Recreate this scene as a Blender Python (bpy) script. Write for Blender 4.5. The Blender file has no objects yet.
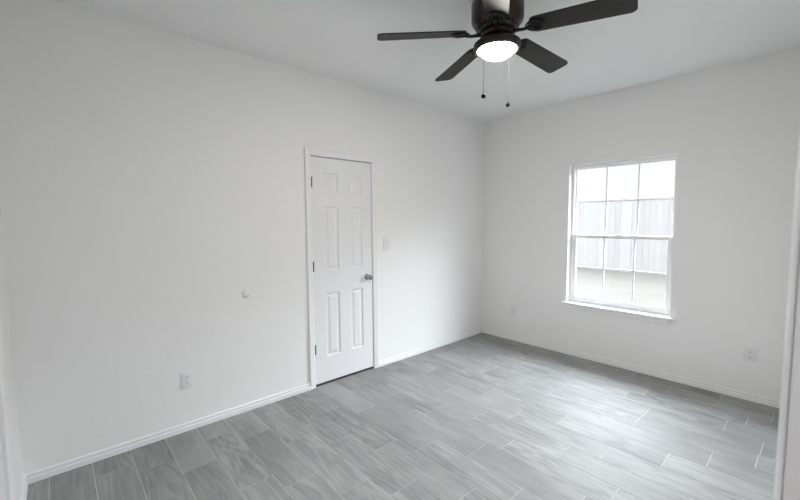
import bpy, bmesh, math, random
from mathutils import Vector, Matrix

random.seed(7)
scene = bpy.context.scene
COL = scene.collection
PI = math.pi

# ------------------------------------------------------------------ camera, world, light, exposure
CAM = Vector((2.9798, -4.1448, 1.4806))
YAW, PITCH, ROLL = -0.8372, -0.0759, -0.0068
F = Vector((math.sin(YAW) * math.cos(PITCH), math.cos(YAW) * math.cos(PITCH), math.sin(PITCH)))
Rt = Vector((math.cos(YAW), -math.sin(YAW), 0))
U = Rt.cross(F)
r2 = math.cos(ROLL) * Rt + math.sin(ROLL) * U
u2 = -math.sin(ROLL) * Rt + math.cos(ROLL) * U
cd = bpy.data.cameras.new('camera')
cam = bpy.data.objects.new('camera', cd)
COL.objects.link(cam)
M = Matrix.Identity(4)
for i in range(3):
    M[i][0], M[i][1], M[i][2], M[i][3] = r2[i], u2[i], -F[i], CAM[i]
cam.matrix_world = M
cd.sensor_fit = 'HORIZONTAL'
cd.sensor_width = 36.0
cd.lens = 383.05 / 800 * 36
cd.clip_start = 0.01
cd.dof.use_dof = True
cd.dof.focus_distance = 3.4
cd.dof.aperture_fstop = 4.5
scene.camera = cam

scene.view_settings.view_transform = 'Standard'
scene.view_settings.look = 'None'
scene.view_settings.exposure = 0.30
scene.view_settings.gamma = 1.0
scene.view_settings.use_curve_mapping = False

world = bpy.data.worlds.new('overcast_sky')
scene.world = world
world.use_nodes = True
wn = world.node_tree.nodes
wl = world.node_tree.links
bg = wn['Background']
# overcast: dull haze along the horizon, bright cloud above it, duller again overhead
tcw = wn.new('ShaderNodeTexCoord')
sxyz = wn.new('ShaderNodeSeparateXYZ')
crw = wn.new('ShaderNodeValToRGB')
crw.color_ramp.interpolation = 'EASE'
SKY = 41.0
for k, (pos, val) in enumerate(((0.15, 0.0225), (0.40, 1.0), (0.70, 0.92), (0.94, 0.40))):
    el = crw.color_ramp.elements[k] if k < 2 else crw.color_ramp.elements.new(pos)
    el.position = pos
    el.color = (val, val, val, 1)
mlw = wn.new('ShaderNodeMath')
mlw.operation = 'MULTIPLY'
mlw.inputs[1].default_value = SKY
wl.new(tcw.outputs['Generated'], sxyz.inputs[0])
wl.new(sxyz.outputs['Z'], crw.inputs['Fac'])
wl.new(crw.outputs['Color'], mlw.inputs[0])
# white haze low down, bluer cloud higher up
ccw = wn.new('ShaderNodeValToRGB')
ccw.color_ramp.elements[0].position, ccw.color_ramp.elements[0].color = 0.14, (1.0, 0.99, 0.99, 1)
ccw.color_ramp.elements[1].position, ccw.color_ramp.elements[1].color = 0.30, (0.88, 0.94, 1.0, 1)
wl.new(sxyz.outputs['Z'], ccw.inputs['Fac'])
wl.new(ccw.outputs['Color'], bg.inputs['Color'])
wl.new(mlw.outputs[0], bg.inputs['Strength'])


def area_light(name, loc, rot, sx, sy, power, color):
    l = bpy.data.lights.new(name, 'AREA')
    l.shape = 'RECTANGLE'
    l.size, l.size_y = sx, sy
    l.energy = power
    l.color = color
    o = bpy.data.objects.new(name, l)
    o.location = loc
    o.rotation_euler = rot
    COL.objects.link(o)
    return o


# light portal in the window opening: only steers the sky sampling
pl = area_light('window_portal', (1.589, 0.16, 1.32), (-PI / 2, 0, 0), 0.96, 1.48, 1.0, (1, 1, 1))
pl.data.cycles.is_portal = True
# unseen fill light added at the hallway ceiling to brighten the room
area_light('hall_fill_light', (3.75, -3.9, 2.70), (0, 0, 0), 0.5, 0.5, 35.0, (0.86, 0.92, 1.0))

# ------------------------------------------------------------------ materials


def new_mat(name):
    m = bpy.data.materials.new(name)
    m.use_nodes = True
    n = m.node_tree.nodes
    b = n['Principled BSDF']
    return m, n, m.node_tree.links, b


def simple(name, col, rough=0.5, metal=0.0, bump=0.0, bscale=200.0, vary=0.0, spec=0.5):
    m, n, l, b = new_mat(name)
    b.inputs['Base Color'].default_value = (*col, 1)
    b.inputs['Roughness'].default_value = rough
    b.inputs['Metallic'].default_value = metal
    b.inputs['Specular IOR Level'].default_value = spec
    tc = n.new('ShaderNodeTexCoord')
    nz = n.new('ShaderNodeTexNoise')
    nz.inputs['Scale'].default_value = bscale
    nz.inputs['Detail'].default_value = 3
    l.new(tc.outputs['Object'], nz.inputs['Vector'])
    if bump:
        bp = n.new('ShaderNodeBump')
        bp.inputs['Strength'].default_value = bump
        bp.inputs['Distance'].default_value = 0.002
        l.new(nz.outputs['Fac'], bp.inputs['Height'])
        l.new(bp.outputs['Normal'], b.inputs['Normal'])
    if vary:
        nz2 = n.new('ShaderNodeTexNoise')
        nz2.inputs['Scale'].default_value = 3.0
        l.new(tc.outputs['Object'], nz2.inputs['Vector'])
        mx = n.new('ShaderNodeMix')
        mx.data_type = 'RGBA'
        mx.inputs['A'].default_value = (*[c * (1 - vary) for c in col], 1)
        mx.inputs['B'].default_value = (*[min(1, c * (1 + vary)) for c in col], 1)
        l.new(nz2.outputs['Fac'], mx.inputs['Factor'])
        l.new(mx.outputs['Result'], b.inputs['Base Color'])
    return m


WALL = simple('wall_paint', (0.865, 0.865, 0.86), 0.55, bump=0.35, bscale=60, vary=0.012, spec=0.3)
CEIL = simple('ceiling_paint', (0.90, 0.90, 0.895), 0.7, bump=0.3, bscale=70, vary=0.01, spec=0.2)
TRIM = simple('trim_paint', (0.86, 0.86, 0.87), 0.35, bump=0.05, bscale=40)
DOORP = simple('door_paint', (0.82, 0.82, 0.84), 0.5, bump=0.05, bscale=90)
VINYL = simple('window_vinyl', (0.86, 0.86, 0.87), 0.3)
GRID = simple('window_grid', (0.62, 0.63, 0.65), 0.4)
PLASTIC = simple('white_plastic', (0.80, 0.80, 0.82), 0.5, spec=0.3)
SLOT = simple('dark_slot', (0.08, 0.08, 0.085), 0.6)
NICKEL = simple('brushed_nickel', (0.34, 0.335, 0.325), 0.25, 1.0)
HINGE = simple('hinge_nickel', (0.22, 0.22, 0.22), 0.4, 1.0)
BRONZE = simple('dark_bronze', (0.032, 0.020, 0.016), 0.33, 0.35)
IRON = simple('blade_iron_bronze', (0.014, 0.013, 0.013), 0.4, 0.3)
CHAIN = simple('chain_metal', (0.022, 0.021, 0.020), 0.6, spec=0.2)
BLACK = simple('fob_black', (0.005, 0.005, 0.006), 0.6, spec=0.12)
JAMB = simple('jamb_pinkish', (0.48, 0.435, 0.415), 0.45, vary=0.06)  # even pinkish beige, slightly varied
RUBBER = simple('bumper_vinyl', (0.82, 0.82, 0.83), 0.45)
DARK = simple('door_gap_shade', (0.05, 0.05, 0.05), 0.8)  # dark colour standing in for the shade under the closed door


def blade_mat():
    m, n, l, b = new_mat('espresso_blade')
    tc = n.new('ShaderNodeTexCoord')
    mp = n.new('ShaderNodeMapping')
    mp.inputs['Scale'].default_value = (3, 40, 40)
    nz = n.new('ShaderNodeTexNoise')
    nz.inputs['Scale'].default_value = 4
    nz.inputs['Detail'].default_value = 5
    cr = n.new('ShaderNodeValToRGB')
    cr.color_ramp.elements[0].color = (0.011, 0.010, 0.010, 1)
    cr.color_ramp.elements[1].color = (0.020, 0.018, 0.017, 1)
    l.new(tc.outputs['Object'], mp.inputs['Vector'])
    l.new(mp.outputs['Vector'], nz.inputs['Vector'])
    l.new(nz.outputs['Fac'], cr.inputs['Fac'])
    l.new(cr.outputs['Color'], b.inputs['Base Color'])
    b.inputs['Roughness'].default_value = 0.48
    b.inputs['Specular IOR Level'].default_value = 0.27
    return m


BLADE = blade_mat()


def glass_mat():
    m, n, l, b = new_mat('window_glass')
    n.remove(b)
    out = n['Material Output']
    tr = n.new('ShaderNodeBsdfTransparent')
    tr.inputs['Color'].default_value = (0.97, 0.98, 0.98, 1)
    gl = n.new('ShaderNodeBsdfGlossy')
    gl.inputs['Roughness'].default_value = 0.02
    # Schlick reflectance, the same from both faces of the pane
    lw = n.new('ShaderNodeLayerWeight')
    lw.inputs['Blend'].default_value = 0.5
    pw = n.new('ShaderNodeMath'); pw.operation = 'POWER'; pw.inputs[1].default_value = 5.0
    fr = n.new('ShaderNodeMath'); fr.operation = 'MULTIPLY_ADD'
    fr.inputs[1].default_value = 0.9
    fr.inputs[2].default_value = 0.04
    l.new(lw.outputs['Facing'], pw.inputs[0])
    l.new(pw.outputs[0], fr.inputs[0])
    mx = n.new('ShaderNodeMixShader')
    l.new(fr.outputs[0], mx.inputs['Fac'])
    l.new(tr.outputs['BSDF'], mx.inputs[1])
    l.new(gl.outputs['BSDF'], mx.inputs[2])
    l.new(mx.outputs['Shader'], out.inputs['Surface'])
    return m


GLASS = glass_mat()


def lamp_mat():
    m, n, l, b = new_mat('lit_frosted_glass')
    b.inputs['Base Color'].default_value = (0.9, 0.85, 0.78, 1)
    b.inputs['Roughness'].default_value = 0.35
    b.inputs['Emission Color'].default_value = (1.0, 0.94, 0.86, 1)
    b.inputs['Emission Strength'].default_value = 155.0
    return m


LAMP = lamp_mat()


def tile_mat():
    m, n, l, b = new_mat('wood_look_tile')
    tc = n.new('ShaderNodeTexCoord')
    geo = n.new('ShaderNodeNewGeometry')
    rnd = geo.outputs['Random Per Island']
    # every tile reads its own part of the grain
    cmb = n.new('ShaderNodeCombineXYZ')
    for k, f in enumerate((37.0, 91.0, 53.0)):
        mu = n.new('ShaderNodeMath')
        mu.operation = 'MULTIPLY'
        mu.inputs[1].default_value = f
        l.new(rnd, mu.inputs[0])
        l.new(mu.outputs[0], cmb.inputs[k])
    add = n.new('ShaderNodeVectorMath')
    add.operation = 'ADD'
    l.new(tc.outputs['Object'], add.inputs[0])
    l.new(cmb.outputs[0], add.inputs[1])

    def noise(scale_vec, scale, detail, dist, rough=0.5):
        mp = n.new('ShaderNodeMapping')
        mp.inputs['Scale'].default_value = scale_vec
        nz = n.new('ShaderNodeTexNoise')
        nz.inputs['Scale'].default_value = scale
        nz.inputs['Detail'].default_value = detail
        nz.inputs['Distortion'].default_value = dist
        nz.inputs['Roughness'].default_value = rough
        l.new(add.outputs[0], mp.inputs['Vector'])
        l.new(mp.outputs['Vector'], nz.inputs['Vector'])
        return nz.outputs['Fac']

    # growth rings: a slow noise folded into bands
    base = noise((1.3, 8.0, 1), 1.0, 2, 0.35)
    m1 = n.new('ShaderNodeMath'); m1.operation = 'MULTIPLY'; m1.inputs[1].default_value = 52.0
    l.new(base, m1.inputs[0])
    sn = n.new('ShaderNodeMath'); sn.operation = 'SINE'
    l.new(m1.outputs[0], sn.inputs[0])
    fine = noise((3.5, 85, 1), 1.0, 4, 0.4, 0.6)
    blot = noise((2.0, 5.0, 1), 1.0, 3, 0.4)

    def madd(a, k, c):
        q = n.new('ShaderNodeMath'); q.operation = 'MULTIPLY_ADD'
        l.new(a, q.inputs[0]); q.inputs[1].default_value = k
        if isinstance(c, float):
            q.inputs[2].default_value = c
        else:
            l.new(c, q.inputs[2])
        return q.outputs[0]
    # figured tiles next to plain ones
    am = n.new('ShaderNodeMath'); am.operation = 'PINGPONG'; am.inputs[1].default_value = 0.085
    a5 = madd(rnd, 1.37, 0.01)
    l.new(a5, am.inputs[0])
    fg = n.new('ShaderNodeMath'); fg.operation = 'MULTIPLY'
    l.new(sn.outputs[0], fg.inputs[0]); l.new(am.outputs[0], fg.inputs[1])
    v = madd(fg.outputs[0], 1.0, 0.0)
    v = madd(fine, 0.36, v)
    v = madd(blot, 0.52, v)
    v = madd(rnd, 0.13, v)
    cr = n.new('ShaderNodeValToRGB')
    e = cr.color_ramp.elements
    e[0].position, e[0].color = 0.25, (0.182, 0.184, 0.184, 1)
    e[1].position, e[1].color = 0.83, (0.445, 0.446, 0.444, 1)
    l.new(v, cr.inputs['Fac'])
    l.new(cr.outputs['Color'], b.inputs['Base Color'])
    b.inputs['Roughness'].default_value = 0.57
    b.inputs['Specular IOR Level'].default_value = 0.25
    bp = n.new('ShaderNodeBump')
    bp.inputs['Strength'].default_value = 0.12
    bp.inputs['Distance'].default_value = 0.001
    l.new(fine, bp.inputs['Height'])
    l.new(bp.outputs['Normal'], b.inputs['Normal'])
    return m


TILE = tile_mat()
GROUT = simple('grout', (0.60, 0.60, 0.59), 0.8, bump=0.2, bscale=300)


def lawn_mat():
    m, n, l, b = new_mat('lawn_grass')
    tc = n.new('ShaderNodeTexCoord')
    nz = n.new('ShaderNodeTexNoise'); nz.inputs['Scale'].default_value = 0.9; nz.inputs['Detail'].default_value = 8
    cr = n.new('ShaderNodeValToRGB')
    cr.color_ramp.elements[0].position = 0.3
    cr.color_ramp.elements[0].color = (0.0272, 0.0258, 0.0226, 1)
    cr.color_ramp.elements[1].position = 0.7
    cr.color_ramp.elements[1].color = (0.0325, 0.0306, 0.0278, 1)
    l.new(tc.outputs['Object'], nz.inputs['Vector'])
    l.new(nz.outputs['Fac'], cr.inputs['Fac'])
    l.new(cr.outputs['Color'], b.inputs['Base Color'])
    b.inputs['Specular IOR Level'].default_value = 0.05
    b.inputs['Roughness'].default_value = 0.9
    return m


def fence_mat():
    m, n, l, b = new_mat('weathered_fence_wood')
    tc = n.new('ShaderNodeTexCoord')
    geo = n.new('ShaderNodeNewGeometry')
    mp = n.new('ShaderNodeMapping'); mp.inputs['Scale'].default_value = (20, 20, 1.5)
    nz = n.new('ShaderNodeTexNoise'); nz.inputs['Scale'].default_value = 1.0; nz.inputs['Detail'].default_value = 4
    ad = n.new('ShaderNodeMath'); ad.operation = 'ADD'
    cr = n.new('ShaderNodeValToRGB')
    cr.color_ramp.elements[0].position = 0.5
    cr.color_ramp.elements[0].color = (0.0485, 0.0452, 0.0437, 1)
    cr.color_ramp.elements[1].position = 1.4
    cr.color_ramp.elements[1].color = (0.0575, 0.0533, 0.0517, 1)
    l.new(tc.outputs['Object'], mp.inputs['Vector'])
    l.new(mp.outputs['Vector'], nz.inputs['Vector'])
    l.new(nz.outputs['Fac'], ad.inputs[0])
    l.new(geo.outputs['Random Per Island'], ad.inputs[1])
    l.new(ad.outputs[0], cr.inputs['Fac'])
    l.new(cr.outputs['Color'], b.inputs['Base Color'])
    b.inputs['Roughness'].default_value = 0.85
    return m


LAWN = lawn_mat()
FENCE = fence_mat()

# ------------------------------------------------------------------ mesh helpers


def box(bm, x0, x1, y0, y1, z0, z1, bev=0.0, segs=2):
    r = bmesh.ops.create_cube(bm, size=1.0)
    vs = r['verts']
    for v in vs:
        v.co = Vector((x0 + (v.co.x + .5) * (x1 - x0), y0 + (v.co.y + .5) * (y1 - y0), z0 + (v.co.z + .5) * (z1 - z0)))
    if bev:
        es = list({e for v in vs for e in v.link_edges})
        bmesh.ops.bevel(bm, geom=es, offset=bev, segments=segs, affect='EDGES', profile=0.5)


def lathe(bm, prof, axis='Z', origin=(0, 0, 0), n=40):
    """prof = [(radius, height)] revolved about the axis"""
    rings = []
    for r, h in prof:
        ring = []
        for k in range(n if r > 1e-6 else 1):
            a = 2 * PI * k / n
            p = (r * math.cos(a), r * math.sin(a), h)
            if axis == 'X':
                p = (h, r * math.cos(a), r * math.sin(a))
            elif axis == 'Y':
                p = (r * math.sin(a), h, r * math.cos(a))
            ring.append(bm.verts.new(Vector(p) + Vector(origin)))
        rings.append(ring)
    for a, b in zip(rings, rings[1:]):
        for k in range(n):
            p, q = a[k % len(a)], a[(k + 1) % len(a)]
            s, t = b[(k + 1) % len(b)], b[k % len(b)]
            vs = []
            for v in (p, q, s, t):
                if v not in vs:
                    vs.append(v)
            if len(vs) > 2:
                bm.faces.new(vs)


def tube(bm, pts, rad, n=10):
    rings = []
    pts = [Vector(p) for p in pts]
    for i, p in enumerate(pts):
        t = (pts[min(i + 1, len(pts) - 1)] - pts[max(i - 1, 0)]).normalized()
        ref = Vector((0, 0, 1)) if abs(t.z) < .9 else Vector((1, 0, 0))
        a = t.cross(ref).normalized()
        b = t.cross(a)
        rr = rad[i] if isinstance(rad, (list, tuple)) else rad
        rings.append([bm.verts.new(p + rr * (math.cos(2 * PI * k / n) * a + math.sin(2 * PI * k / n) * b)) for k in range(n)])
    for a, b in zip(rings, rings[1:]):
        for k in range(n):
            bm.faces.new((a[k], a[(k + 1) % n], b[(k + 1) % n], b[k]))
    bm.faces.new(rings[0]); bm.faces.new(list(reversed(rings[-1])))


def prism(bm, poly, a, b, place):
    """extrude the 2-D outline poly between a and b; place(u, v, w) -> point"""
    lo = [bm.verts.new(place(u, v, a)) for u, v in poly]
    hi = [bm.verts.new(place(u, v, b)) for u, v in poly]
    k = len(poly)
    for i in range(k):
        bm.faces.new((lo[i], lo[(i + 1) % k], hi[(i + 1) % k], hi[i]))
    bm.faces.new(lo); bm.faces.new(list(reversed(hi)))


def obj(name, bm, mat, parent=None, smooth=None, loc=None):
    bmesh.ops.recalc_face_normals(bm, faces=bm.faces)
    me = bpy.data.meshes.new(name)
    bm.to_mesh(me)
    bm.free()
    for m in (mat if isinstance(mat, (list, tuple)) else [mat]):
        me.materials.append(m)
    if smooth is not None:
        me.shade_smooth()
        me.set_sharp_from_angle(angle=math.radians(smooth))
    o = bpy.data.objects.new(name, me)
    COL.objects.link(o)
    if parent:
        o.parent = parent
    if loc:
        o.location = loc
    return o


def tag(o, label, cat, group=None, kind=None):
    o['label'] = label
    o['category'] = cat
    if group:
        o['group'] = group
    if kind:
        o['kind'] = kind
    return o


def struct(o, label, cat):
    return tag(o, label, cat, kind='structure')


def empty(name, loc):
    o = bpy.data.objects.new(name, None)
    o.location = loc
    o.empty_display_size = 0.1
    COL.objects.link(o)
    return o


# ------------------------------------------------------------------ room dimensions (metres; corner of the two far walls = origin)
H = 2.732
YB = -4.353            # wall at the camera's left hand
XR, XH = 2.958, 3.0735   # entry wall: room face and hall face
DL, DR, DH = -2.4808, -1.8304, 2.04          # closed door leaf
WX0, WX1, WZ0, WZ1 = 1.11, 2.068, 0.582, 2.058   # window opening
EO0, EO1, EH = -4.27, -3.40, 2.06            # entry doorway
CO0, CO1, CH = 0.66, 1.90, 2.05              # closet opening in the wall at the left hand

# ------------------------------------------------------------------ floor: wood-look tiles, running bond
ROW = 0.195
LEN = 0.648
ends = {}
for yc, x in ((-2.20, .895), (-2.40, .636), (-2.59, .456), (-2.79, .833), (-2.98, .64), (-3.17, .39), (-3.37, .885), (-3.56, .507),
              (-3.76, .32), (-3.95, .202), (-2.00, 1.643), (-1.81, 1.931), (-1.61, 1.468), (-1.40, 1.744), (-1.21, 2.576),
              (-1.03, 2.125), (-.63, 2.573)):
    ends[round((yc + 4.05 - ROW / 2) / ROW)] = x
bm = bmesh.new()
G = 0.0018
row = -7
while True:
    y0 = -4.05 + row * ROW
    if y0 > 0.0:
        break
    off = ends.get(row, random.uniform(0, LEN))
    x = off - LEN * math.ceil((off + 0.14) / LEN)
    while x < 4.5:
        a, b_ = max(x + G, -0.12), min(x + LEN - G, 4.5)
        c, d = max(y0 + G, -5.3), min(y0 + ROW - G, 0.0)
        if b_ - a > .004 and d - c > .004:
            top = [bm.verts.new((px, py, 0)) for px, py in ((a, c), (b_, c), (b_, d), (a, d))]
            low = [bm.verts.new((v.co.x, v.co.y, -0.0012)) for v in top]
            bm.faces.new(top)
            for k in range(4):
                bm.faces.new((top[k], low[k], low[(k + 1) % 4], top[(k + 1) % 4]))
        x += LEN
    row += 1
nt = len(bm.faces)
box(bm, -0.12, 4.5, -5.3, 0.0, -0.10, -0.0010)
bm.faces.ensure_lookup_table()
for i in range(nt, len(bm.faces)):
    bm.faces[i].material_index = 1
struct(obj('floor', bm, [TILE, GROUT]), 'grey wood-look plank tile floor with pale grout joints', 'floor')

# ------------------------------------------------------------------ walls and ceiling
bm = bmesh.new()
box(bm, -0.14, 4.6, -5.4, 0.16, H, H + 0.12)
struct(obj('ceiling', bm, CEIL), 'flat white painted ceiling above the room', 'ceiling')

GAP = 0.004   # play round the leaf
bm = bmesh.new()
box(bm, -0.14, 0, YB - .12, DL - .02, -0.1, H)
box(bm, -0.14, 0, DR + .02, 0.16, -0.1, H)
box(bm, -0.14, 0, DL - .02, DR + .02, DH + .02, H)
box(bm, -0.80, -0.72, DL - .5, DR + .5, -0.1, H)          # closet behind the door
box(bm, -0.72, -0.14, DL - .5, DL - .42, -0.1, H)
box(bm, -0.72, -0.14, DR + .42, DR + .5, -0.1, H)
box(bm, -0.72, -0.14, DL - .42, DR + .42, H - .1, H)
box(bm, -0.72, -0.125, DL - .42, DR + .42, -0.1, -0.002)
struct(obj('wall_left', bm, WALL), 'long white painted wall with the closed six-panel door', 'wall')

bm = bmesh.new()
box(bm, 0, WX0, 0, 0.16, -0.1, H)
box(bm, WX1, 3.2, 0, 0.16, -0.1, H)
box(bm, WX0, WX1, 0, 0.16, -0.1, WZ0 - .027)
box(bm, WX0, WX1, 0, 0.16, WZ1, H)
struct(obj('wall_right', bm, WALL), 'white painted wall with the bright window', 'wall')

bm = bmesh.new()
box(bm, 0, CO0, YB - .12, YB, -0.1, H)
box(bm, CO1, XH, YB - .12, YB, -0.1, H)
box(bm, CO0, CO1, YB - .12, YB, CH, H)
box(bm, CO0, CO1, YB - .16, YB - .10, -0.1, CH)
struct(obj('wall_near', bm, WALL), 'white wall seen edge-on at the far left of the photo', 'wall')

bm = bmesh.new()
box(bm, XR, XH, EO1 + .02, 0, -0.1, H)
box(bm, XR, XH, YB, EO0 - .02, -0.1, H)
box(bm, XR, XH, EO0 - .02, EO1 + .02, EH + .02, H)
struct(obj('wall_entry', bm, WALL), 'white wall at the far right holding the entry doorway', 'wall')

bm = bmesh.new()
box(bm, 4.45, 4.55, -5.35, -2.5, -0.1, H)
box(bm, XH, 4.45, -5.4, -5.3, -0.1, H)
box(bm, XH, 4.45, -2.6, -2.5, -0.1, H)
box(bm, XH - .10, XH, -5.3, YB - .12, -0.1, H)
struct(obj('wall_hall', bm, WALL), 'hallway walls outside the entry doorway', 'wall')

bm = bmesh.new()
box(bm, -0.70, -0.006, DL - .004, DR + .004, -0.02, 0.006)  # added dark slab, paints the shade in the door's bottom gap
struct(obj('gap_shade', bm, DARK), 'dark slab painted as the shade in the gap under the closed door', 'gap_shade')

# ------------------------------------------------------------------ baseboards
BB = [(0, 0), (0.018, 0), (0.018, 0.029), (0.0165, 0.0310), (0.005, 0.0318), (0.004, 0.0425), (0.0115, 0.0445), (0.0115, 0.051), (0.007, 0.056), (0, 0.057)]


def base_x0(bm, y0, y1):      # along the left wall
    prism(bm, BB, y0, y1, lambda u, v, w: (u, w, v))


CW = 0.0585
bm = bmesh.new()
base_x0(bm, YB, DL - CW)
base_x0(bm, DR + CW, 0)
struct(obj('baseboard_left', bm, TRIM), 'white moulded baseboard along the wall with the door', 'baseboard')
bm = bmesh.new()
prism(bm, BB, 0.004, XR, lambda u, v, w: (w, -u, v))
struct(obj('baseboard_right', bm, TRIM), 'white moulded baseboard under the window', 'baseboard')
bm = bmesh.new()
prism(bm, BB, 0.004, CO0 - CW, lambda u, v, w: (w, YB + u, v))
struct(obj('baseboard_near', bm, TRIM), 'short white baseboard at the far left corner', 'baseboard')
bm = bmesh.new()
prism(bm, BB, EO1 + .075, -0.004, lambda u, v, w: (XR - u, w, v))
struct(obj('baseboard_entry', bm, TRIM), 'white baseboard along the entry wall', 'baseboard')

# ------------------------------------------------------------------ door casings
# outline: u across from the opening outwards, v = projection from the wall
CAS = [(0, 0), (0, 0.003), (0.006, 0.0080), (0.011, 0.0095), (0.016, 0.0115), (0.030, 0.0125), (0.042, 0.016), (0.052, 0.017), (CW, 0.0145), (CW, 0)]


def casing(bm, a0, a1, zt, place):
    """three mitred lengths round an opening a0..a1, head at zt; place(a, out, z) -> point"""
    def strip(f0, f1):
        lo = [bm.verts.new(f0(u, v)) for u, v in CAS]
        hi = [bm.verts.new(f1(u, v)) for u, v in CAS]
        k = len(CAS)
        for i in range(k):
            bm.faces.new((lo[i], lo[(i + 1) % k], hi[(i + 1) % k], hi[i]))
        bm.faces.new(lo); bm.faces.new(list(reversed(hi)))
    strip(lambda u, v: place(a0 - u, v, 0), lambda u, v: place(a0 - u, v, zt + u))
    strip(lambda u, v: place(a1 + u, v, 0), lambda u, v: place(a1 + u, v, zt + u))
    strip(lambda u, v: place(a0 - u, v, zt + u), lambda u, v: place(a1 + u, v, zt + u))


bm = bmesh.new()
casing(bm, DL - .003, DR + .003, DH + .004, lambda a, v, z: (v, a, z))
# jambs inside the wall
box(bm, -0.115, -0.0005, DL - .02, DL - GAP, 0, DH + .02)
box(bm, -0.115, -0.0005, DR + GAP, DR + .02, 0, DH + .02)
box(bm, -0.115, -0.0005, DL - GAP, DR + GAP, DH + GAP, DH + .02)
# stops behind the leaf
box(bm, -0.075, -0.044, DL - GAP, DL + .010, 0, DH)
box(bm, -0.075, -0.044, DR - .010, DR + GAP, 0, DH)
box(bm, -0.075, -0.044, DL + .010, DR - .010, DH - .010, DH + GAP)
struct(obj('trim_1', bm, TRIM), 'white moulded casing round the closed six-panel door', 'door casing')

# ------------------------------------------------------------------ six-panel door
COLS = [(-2.356, -2.211), (-2.086, -1.946)]
ROWS = [(0.253, 0.835), (1.040, 1.612), (1.730, 1.908)]


def panel_face(bm, ys, zs, cols, rows, place):
    """flat door face with moulded raised panels; place(y, depth, z)"""
    grid = {}

    def V(y, z):
        k = (round(y, 5), round(z, 5))
        if k not in grid:
            grid[k] = bm.verts.new(place(y, 0.0, z))
        return grid[k]
    for i in range(len(ys) - 1):
        for j in range(len(zs) - 1):
            y0, y1, z0, z1 = ys[i], ys[i + 1], zs[j], zs[j + 1]
            c = [V(y0, z0), V(y1, z0), V(y1, z1), V(y0, z1)]
            if (y0, y1) in cols and (z0, z1) in rows:
                prev = c
                for ins, dep in ((0.004, 0.0035), (0.009, 0.0085), (0.015, 0.0095), (0.021, 0.0090), (0.040, 0.0025), (0.043, 0.0020)):
                    nx = [bm.verts.new(place(y, dep, z)) for y, z in ((y0 + ins, z0 + ins), (y1 - ins, z0 + ins), (y1 - ins, z1 - ins), (y0 + ins, z1 - ins))]
                    for k in range(4):
                        bm.faces.new((prev[k], prev[(k + 1) % 4], nx[(k + 1) % 4], nx[k]))
                    prev = nx
                bm.faces.new(prev)
            else:
                bm.faces.new(c)
    return grid


door = empty('door_1', (0, DL, 0))
struct(door, 'white six-panel interior door with nickel knob, closed, in the left wall', 'door')
bm = bmesh.new()
ZB0, ZT0 = 0.021, DH - .002
ys = sorted({DL, DR, *[v for c in COLS for v in c]})
zs = sorted({ZB0, ZT0, *[v for c in ROWS for v in c]})
g = panel_face(bm, ys, zs, COLS, ROWS, lambda y, d, z: (-0.002 - d, y - DL, z))
back = [bm.verts.new((-0.038, y - DL, z)) for y, z in ((DL, ZB0), (DR, ZB0), (DR, ZT0), (DL, ZT0))]
bm.faces.new(back)
K = lambda y, z: g[(round(y, 5), round(z, 5))]
bm.faces.new([K(y, ZB0) for y in ys] + [back[1], back[0]])
bm.faces.new([K(y, ZT0) for y in ys] + [back[2], back[3]])
bm.faces.new([K(DL, z) for z in zs] + [back[3], back[0]])
bm.faces.new([K(DR, z) for z in zs] + [back[2], back[1]])
obj('door_leaf', bm, DOORP, door)
# knob
bm = bmesh.new()
lathe(bm, [(0, 0.0), (0.031, 0.0), (0.032, 0.003), (0.029, 0.008), (0.016, 0.011), (0.0115, 0.016), (0.011, 0.028), (0.017, 0.033),
           (0.0245, 0.040), (0.0275, 0.049), (0.026, 0.058), (0.019, 0.064), (0.008, 0.0665), (0, 0.067)], 'X', (0, 0, 0), 32)
kn = obj('door_knob', bm, NICKEL, door, 40, (-0.002, DR - 0.062 - DL, 0.937))
kn['label'] = 'round brushed nickel knob'
bm = bmesh.new()
box(bm, -0.034, -0.004, DR - 0.0005 - DL, DR + 0.0015 - DL, 0.905, 0.965)
obj('latch_plate', bm, NICKEL, door)
for zc in (1.819, 1.086, 0.342):
    bm = bmesh.new()
    yk = 0.0
    lathe(bm, [(0, -0.046), (0.0035, -0.0455), (0.0045, -0.043), (0.0063, -0.0425), (0.0063, 0.0425), (0.0045, 0.043), (0.0035, 0.0455), (0, 0.046)],
          'Z', (0.0055, yk, 0), 16)
    box(bm, -0.001, 0.0012, yk + .001, yk + .010, -0.043, 0.043)
    h = obj('hinge', bm, HINGE, door, 40, (0, 0, zc))
    h['label'] = 'dark metal door hinge'

# ------------------------------------------------------------------ closet opening in the near wall, edge-on at the left
bm = bmesh.new()
casing(bm, CO0, CO1, CH, lambda a, v, z: (a, YB + v, z))
struct(obj('trim_2', bm, TRIM), 'white casing at the very left edge of the photo', 'door casing')
closet = empty('door_2', (CO0, YB, 0))
struct(closet, 'flat white closet doors at the very left edge of the photo', 'door')
for a, b_, d in ((CO0 + .002, (CO0 + CO1) / 2 - .002, 0.0), ((CO0 + CO1) / 2 + .002, CO1 - .002, 0.0)):
    bm = bmesh.new()
    box(bm, a - CO0, b_ - CO0, -0.045 - d, -0.010 - d, 0.015, CH - .006, 0.002)
    obj('closet_door_panel', bm, DOORP, closet)

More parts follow.
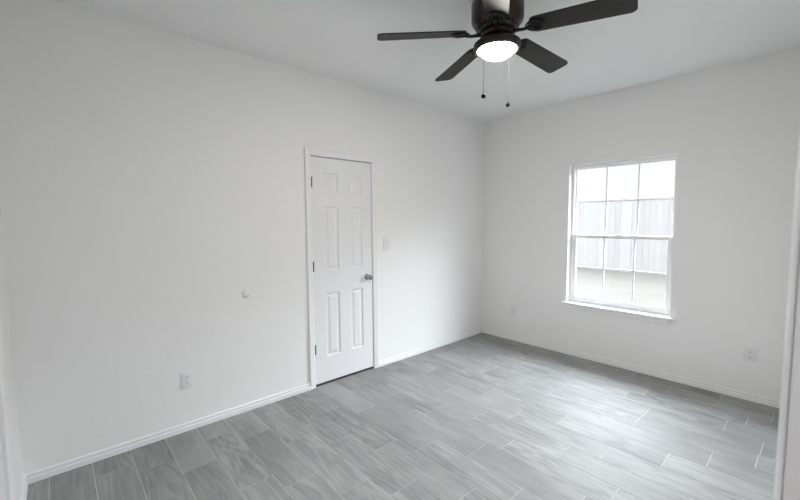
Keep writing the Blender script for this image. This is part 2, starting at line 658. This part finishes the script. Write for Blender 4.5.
# ------------------------------------------------------------------ entry doorway the camera looks in through
bm = bmesh.new()
JX = 0.0152   # keeps the casing just inside the line of sight
casing(bm, EO0 + .005, EO1 - .0, EH + .005, lambda a, v, z: (XR - v * 0.6, a, z))
struct(obj('trim_3', bm, TRIM), 'white casing of the near doorway at the right edge', 'door casing')
bm = bmesh.new()
box(bm, XR + .0005, XH - .0005, EO1 - .005, EO1 + .02, 0, EH + .02, 0.0015)
box(bm, XR + .0005, XH - .0005, EO0 - .02, EO0 + .005, 0, EH + .02, 0.0015)
box(bm, XR + .0005, XH - .0005, EO0 + .005, EO1 - .005, EH, EH + .02, 0.0015)
struct(obj('trim_4', bm, JAMB), 'pinkish jamb of the near doorway at the right edge', 'door jamb')

# ------------------------------------------------------------------ window
win = empty('window_1', (WX0, 0, WZ0))
struct(win, 'white single-hung window with grid bars in the right wall', 'window')


def W(bm, x0, x1, y0, y1, z0, z1, bev=0.0015):
    box(bm, x0 - WX0, x1 - WX0, y0, y1, z0 - WZ0, z1 - WZ0, bev, 1)


FY0, FY1 = 0.072, 0.150
bm = bmesh.new()
fw = 0.026
W(bm, WX0 + .001, WX0 + fw, FY0, FY1, WZ0, WZ1 - .001)
W(bm, WX1 - fw, WX1 - .001, FY0, FY1, WZ0, WZ1 - .001)
W(bm, WX0 + fw, WX1 - fw, FY0, FY1, WZ1 - fw - .004, WZ1 - .001)
W(bm, WX0 + fw, WX1 - fw, FY0, FY1, WZ0, WZ0 + .030)
obj('window_frame', bm, VINYL, win)
ZM = 1.302


def sash(name, x0, x1, y0, y1, z0, z1, st, rt, rb):
    bm = bmesh.new()
    W(bm, x0, x0 + st, y0, y1, z0, z1)
    W(bm, x1 - st, x1, y0, y1, z0, z1)
    W(bm, x0 + st, x1 - st, y0, y1, z1 - rt, z1)
    W(bm, x0 + st, x1 - st, y0, y1, z0, z0 + rb)
    s = obj(name, bm, VINYL, win)
    gx0, gx1, gz0, gz1 = x0 + st, x1 - st, z0 + rb, z1 - rt
    ym = (y0 + y1) / 2
    bm = bmesh.new()
    W(bm, gx0 - .004, gx1 + .004, ym - .002, ym + .002, gz0 - .004, gz1 + .004, 0)
    obj('pane', bm, GLASS, s)
    bm = bmesh.new()
    t = 0.0065
    for k in (1, 2):
        xx = gx0 + (gx1 - gx0) * k / 3
        W(bm, xx - t, xx + t, ym + .004, ym + .010, gz0, gz1, 0)
    zz = (gz0 + gz1) / 2
    W(bm, gx0, gx1, ym + .0045, ym + .0095, zz - t, zz + t, 0)
    obj('grid_bars', bm, GRID, s)


sash('upper_sash', WX0 + fw - .003, WX1 - fw + .003, 0.112, 0.140, ZM - .018, WZ1 - fw - .001, 0.016, 0.012, 0.034)
sash('lower_sash', WX0 + fw - .001, WX1 - fw + .001, 0.078, 0.108, WZ0 + .026, ZM + .016, 0.034, 0.034, 0.042)
bm = bmesh.new()
W(bm, (WX0 + WX1) / 2 - .03, (WX0 + WX1) / 2 + .03, 0.084, 0.104, ZM + .016, ZM + .024, .002)
obj('sash_lock', bm, VINYL, win)
# stool and apron
bm = bmesh.new()
box(bm, WX0 - .045, WX1 + .040, -0.032, 0.0, WZ0 - .027, WZ0 - .001, 0.005, 2)
box(bm, WX0 + .0005, WX1 - .0005, -0.006, 0.1, WZ0 - .0265, WZ0 - .001)
struct(obj('trim_5', bm, TRIM), 'white window stool projecting under the bright window', 'window sill')
bm = bmesh.new()
prism(bm, [(0, 0), (0.008, 0.002), (0.012, 0.012), (0.013, 0.030), (0.011, 0.047), (0, 0.047)], WX0 - .005, WX1 + .003,
      lambda u, v, w: (w, -u, WZ0 - .027 - .047 + v))
struct(obj('trim_6', bm, WALL), 'painted apron moulding below the window stool', 'window apron')

# ------------------------------------------------------------------ outside: added overhang, lawn and fence
bm = bmesh.new()
box(bm, -3.0, 6.0, 0.16, 0.80, 2.50, 2.53)  # unseen overhang, added to keep steep sky light off the floor
box(bm, -3.0, 6.0, 0.80, 0.82, 2.44, 2.62)
struct(obj('sky_blocker', bm, TRIM), 'unseen overhang added above the window to block steep sky', 'roof eave')
GZ = 0.045
bm = bmesh.new()
box(bm, -14, 14, 0.17, 40, GZ - .2, GZ)
struct(obj('lawn_ground', bm, LAWN), 'pale green lawn outside the window', 'lawn')
FD = 7.5
fence = empty('wooden_fence', (-1.0, FD, GZ))
tag(fence, 'weathered wooden privacy fence across the lawn beyond the window', 'fence')
x = -6.0
sec = []
bm = bmesh.new()
while x < 6.0:
    if x - (sec[-1] if sec else -6.0) >= 2.4 or not sec:
        if sec:
            obj('picket_panel', bm, FENCE, fence)
            bm = bmesh.new()
        sec.append(x)
    w = 0.138
    top = 1.98 + random.uniform(-.004, .004)
    dy = random.uniform(-.003, .003)
    prism(bm, [(x, 0.02), (x + w, 0.02), (x + w, top - .012), (x + w - .012, top), (x + .012, top), (x, top - .012)], dy, dy + .018,
          lambda u, v, q: (u, q, v))
    x += w + random.uniform(.001, .004)
obj('picket_panel', bm, FENCE, fence)
for z in (0.3, 1.0, 1.7):
    bm = bmesh.new()
    box(bm, -6.0, 6.0, 0.024, 0.062, z - .045, z + .045)
    obj('rail', bm, FENCE, fence)
for x in sec:
    bm = bmesh.new()
    box(bm, x, x + .09, 0.063, 0.153, -0.02, 1.95)
    obj('post', bm, FENCE, fence)

# ------------------------------------------------------------------ ceiling fan
FC = Vector((1.7085, -2.264, 0))
DROOP = math.radians(3.2)
ZBL = 2.480 + 0.66 * math.sin(DROOP)   # blade roots; the tips hang a little lower
fan = empty('ceiling_fan', (FC.x, FC.y, H))
tag(fan, 'dark bronze five-blade ceiling fan with a lit bowl light, mounted close to the ceiling', 'ceiling fan')
fz = lambda z: z - H        # heights below the ceiling
bm = bmesh.new()
lathe(bm, [(0, 0), (0.098, 0), (0.104, -0.006), (0.104, -0.030), (0.112, -0.040), (0.135, -0.052), (0.141, -0.062), (0.141, -0.150), (0.136, -0.165),
           (0.122, -0.182), (0.112, -0.190), (0.112, -0.206), (0.100, -0.216), (0, -0.216)], n=48)
mh = obj('motor_housing', bm, BRONZE, fan, 35)
bm = bmesh.new()
for k in range(28):
    a = 2 * PI * k / 28
    mm = Matrix.Rotation(a, 4, 'Z')
    n0 = len(bm.verts)
    box(bm, 0.1105, 0.1145, -0.004, 0.004, -0.205, -0.192)
    bm.verts.ensure_lookup_table()
    bmesh.ops.transform(bm, matrix=mm, verts=bm.verts[n0:])
obj('vent_slots', bm, BLACK, mh)
bm = bmesh.new()
lathe(bm, [(0, -0.214), (0.088, -0.214), (0.092, -0.220), (0.092, -0.240), (0.085, -0.246), (0, -0.246)], n=40)
obj('flywheel', bm, BRONZE, fan, 35)
bm = bmesh.new()
lathe(bm, [(0, -0.244), (0.052, -0.244), (0.056, -0.262), (0.085, -0.272), (0.116, -0.274), (0.127, -0.279), (0.129, -0.288), (0.128, -0.302), (0.122, -0.312), (0.116, -0.315),
           (0.108, -0.314), (0.1025, -0.306), (0.1015, -0.292), (0, -0.292)], n=56)
obj('light_fitter', bm, BRONZE, fan, 35)
bm = bmesh.new()
prof = [(0.0, -0.357)]
for k in range(1, 13):
    t = PI / 2 * k / 12
    prof.append((0.1005 * math.sin(t), -0.302 - 0.055 * math.cos(t)))
prof.append((0.1005, -0.295))
lathe(bm, list(reversed(prof)), n=56)
bowl = obj('light_bowl', bm, LAMP, fan, 60)
bowl['label'] = 'glowing frosted glass bowl'


def blade_bm():
    """local x runs outwards from the hub, z up"""
    bm = bmesh.new()
    r0, r1 = 0.172, 0.664
    out = []
    wr, wt = 0.060, 0.0700
    cr = 0.030
    # root rounded, tip with rounded corners
    for k in range(9):
        a = PI / 2 + PI * k / 8
        out.append((r0 + 0.035 + 0.035 * math.cos(a), wr * math.sin(a)))
    for k in range(7):
        a = -PI / 2 + PI / 2 * k / 6
        out.append((r1 - cr + cr * math.cos(a), -wt + cr + cr * math.sin(a)))
    for k in range(7):
        a = PI / 2 * k / 6
        out.append((r1 - cr + cr * math.cos(a), wt - cr + cr * math.sin(a)))
    prism(bm, out, -0.003, 0.003, lambda u, v, w: (u, v, w))
    return bm


def iron_bm():
    bm = bmesh.new()
    # curved arm from flywheel out to the blade, then the open scroll plate under the blade
    tube(bm, [(0.078, 0, -0.010), (0.105, 0, -0.011), (0.128, 0, -0.014), (0.145, 0, -0.015), (0.165, 0, -0.013), (0.200, 0, -0.008)],
         [0.011, 0.010, 0.0085, 0.0085, 0.009, 0.008], 10)
    loop = []
    for k in range(17):
        a = 2 * PI * k / 16
        loop.append((0.205 + 0.046 * math.cos(a), 0.038 * math.sin(a), -0.0075))
    tube(bm, loop, 0.0055, 8)
    for s in (-1, 1):
        tube(bm, [(0.165, 0, -0.009), (0.185, s * 0.020, -0.008), (0.215, s * 0.017, -0.007), (0.243, s * 0.006, -0.007)], 0.005, 8)
    for px, py in ((0.19, 0.022), (0.19, -0.022), (0.238, 0)):
        lathe(bm, [(0, -0.012), (0.006, -0.0115), (0.008, -0.008), (0.008, -0.003)], 'Z', (px, py, 0), 12)
    return bm


bp0 = obj('blade', blade_bm(), BLADE, fan, 30)
ir0 = obj('blade_iron', iron_bm(), IRON, bp0, 50)
ir0.rotation_euler = (0, 0, 0)
PHASE = math.radians(-129.3)
TILT = math.radians(-12)
for k in range(5):
    b_ = bp0 if k == 0 else bp0.copy()
    if k:
        COL.objects.link(b_)
        i_ = ir0.copy()
        COL.objects.link(i_)
        i_.parent = b_
    b_.parent = fan
    b_.location = (0, 0, fz(ZBL))
    b_.rotation_euler = (TILT, DROOP, PHASE - k * 2 * PI / 5)

for (cx, cy, zend) in ((1.725, -2.408, 2.140), (1.689, -2.119, 2.158)):
    bm = bmesh.new()
    d = Vector((cx - FC.x, cy - FC.y, 0))
    p0 = d.normalized() * 0.126
    tube(bm, [(p0.x, p0.y, -0.290), (d.x * .98, d.y * .98, -0.292), (d.x, d.y, -0.300), (d.x, d.y, fz(zend) + .010)], 0.0011, 6)
    ch = obj('pull_chain', bm, CHAIN, fan)
    bm = bmesh.new()
    bmesh.ops.create_uvsphere(bm, u_segments=20, v_segments=14, radius=0.0125, matrix=Matrix.Translation((d.x, d.y, fz(zend))))
    lathe(bm, [(0.0, 0.019), (0.003, 0.018), (0.0045, 0.010)], 'Z', (d.x, d.y, fz(zend)), 12)
    fb = obj('chain_fob', bm, BLACK, ch, 60)
    fb['label'] = 'small black ball at the chain end'

# ------------------------------------------------------------------ outlets, switch, bumper
def plate_bm(w, h, t=0.006):
    bm = bmesh.new()
    box(bm, 0, t, -w / 2, w / 2, -h / 2, h / 2, 0.0025, 2)
    return bm


def outlet(loc, rz, label, w=0.078, h=0.120):
    e = empty('wall_outlet', loc)
    e.rotation_euler = (0, 0, rz)
    tag(e, label, 'outlet')
    obj('cover_plate', plate_bm(w, h), PLASTIC, e, 40)
    for s in (-1, 1):
        bm = bmesh.new()
        pr = []
        for k in range(24):
            a = 2 * PI * k / 24
            pr.append((max(-.0165, min(.0165, 0.019 * math.cos(a))), 0.0145 * math.sin(a)))
        prism(bm, pr, 0.0055, 0.0075, lambda u, v, q: (q, u, v + s * 0.0195))
        r = obj('receptacle', bm, PLASTIC, e)
        bm = bmesh.new()
        for y, hh in ((-.0065, .0085), (.0065, .007)):
            box(bm, 0.0070, 0.0079, y - .0011, y + .0011, s * .0195 + .001 - hh / 2 + .002, s * .0195 + .001 + hh / 2 + .002)
        lathe(bm, [(0.0028, 0.0070), (0.0028, 0.0079), (0, 0.0079)], 'X', (0, 0, s * .0195 - .0075), 12)
        obj('slots', bm, SLOT, r)
    bm = bmesh.new()
    lathe(bm, [(0.0032, 0.0055), (0.0030, 0.0068), (0, 0.0072)], 'X', (0, 0, 0), 12)
    obj('screw', bm, PLASTIC, e)
    return e


outlet((0, -3.505, 0.367), 0, 'white duplex outlet low on the left wall before the door')
outlet((2.624, 0, 0.379), -PI / 2, 'white duplex outlet on the window wall right of the window', 0.085, 0.110)
e = empty('cable_plate', (0.465, 0, 0.380))
e.rotation_euler = (0, 0, -PI / 2)
tag(e, 'small white wall plate on the window wall near the room corner', 'wall plate')
obj('cover_plate', plate_bm(0.070, 0.105), PLASTIC, e, 40)
bm = bmesh.new()
lathe(bm, [(0.0065, 0.005), (0.0065, 0.009), (0.0045, 0.0092), (0.0045, 0.015), (0.0015, 0.0152), (0, 0.012)], 'X', (0, 0, 0), 16)
obj('coax_jack', bm, PLASTIC, e, 40)

e = empty('light_switch', (0, -1.644, 1.246))
tag(e, 'white toggle light switch on the wall right of the door', 'light switch')
obj('cover_plate', plate_bm(0.080, 0.122), PLASTIC, e, 40)
bm = bmesh.new()
box(bm, 0.0055, 0.0072, -.0065, .0065, -.013, .013, .001)
obj('toggle_collar', bm, PLASTIC, e)
bm = bmesh.new()
prism(bm, [(0.006, -.006), (0.016, .004), (0.0155, .0095), (0.006, .005)], -.0042, .0042, lambda u, v, q: (u, q, v))
obj('toggle', bm, PLASTIC, e)
for s in (-1, 1):
    bm = bmesh.new()
    lathe(bm, [(0.0032, 0.0055), (0.0030, 0.0068), (0, 0.0072)], 'X', (0, 0, s * .030), 12)
    obj('screw', bm, PLASTIC, e)

bm = bmesh.new()
lathe(bm, [(0, 0), (0.029, 0), (0.030, 0.003), (0.028, 0.009), (0.024, 0.015), (0.017, 0.0195), (0.009, 0.0218), (0, 0.0225)], 'X', (0, 0, 0), 36)
tag(obj('wall_bumper', bm, RUBBER, None, 50, (0, -3.067, 0.929)), 'round white door-knob bumper stuck on the bare left wall', 'door bumper')
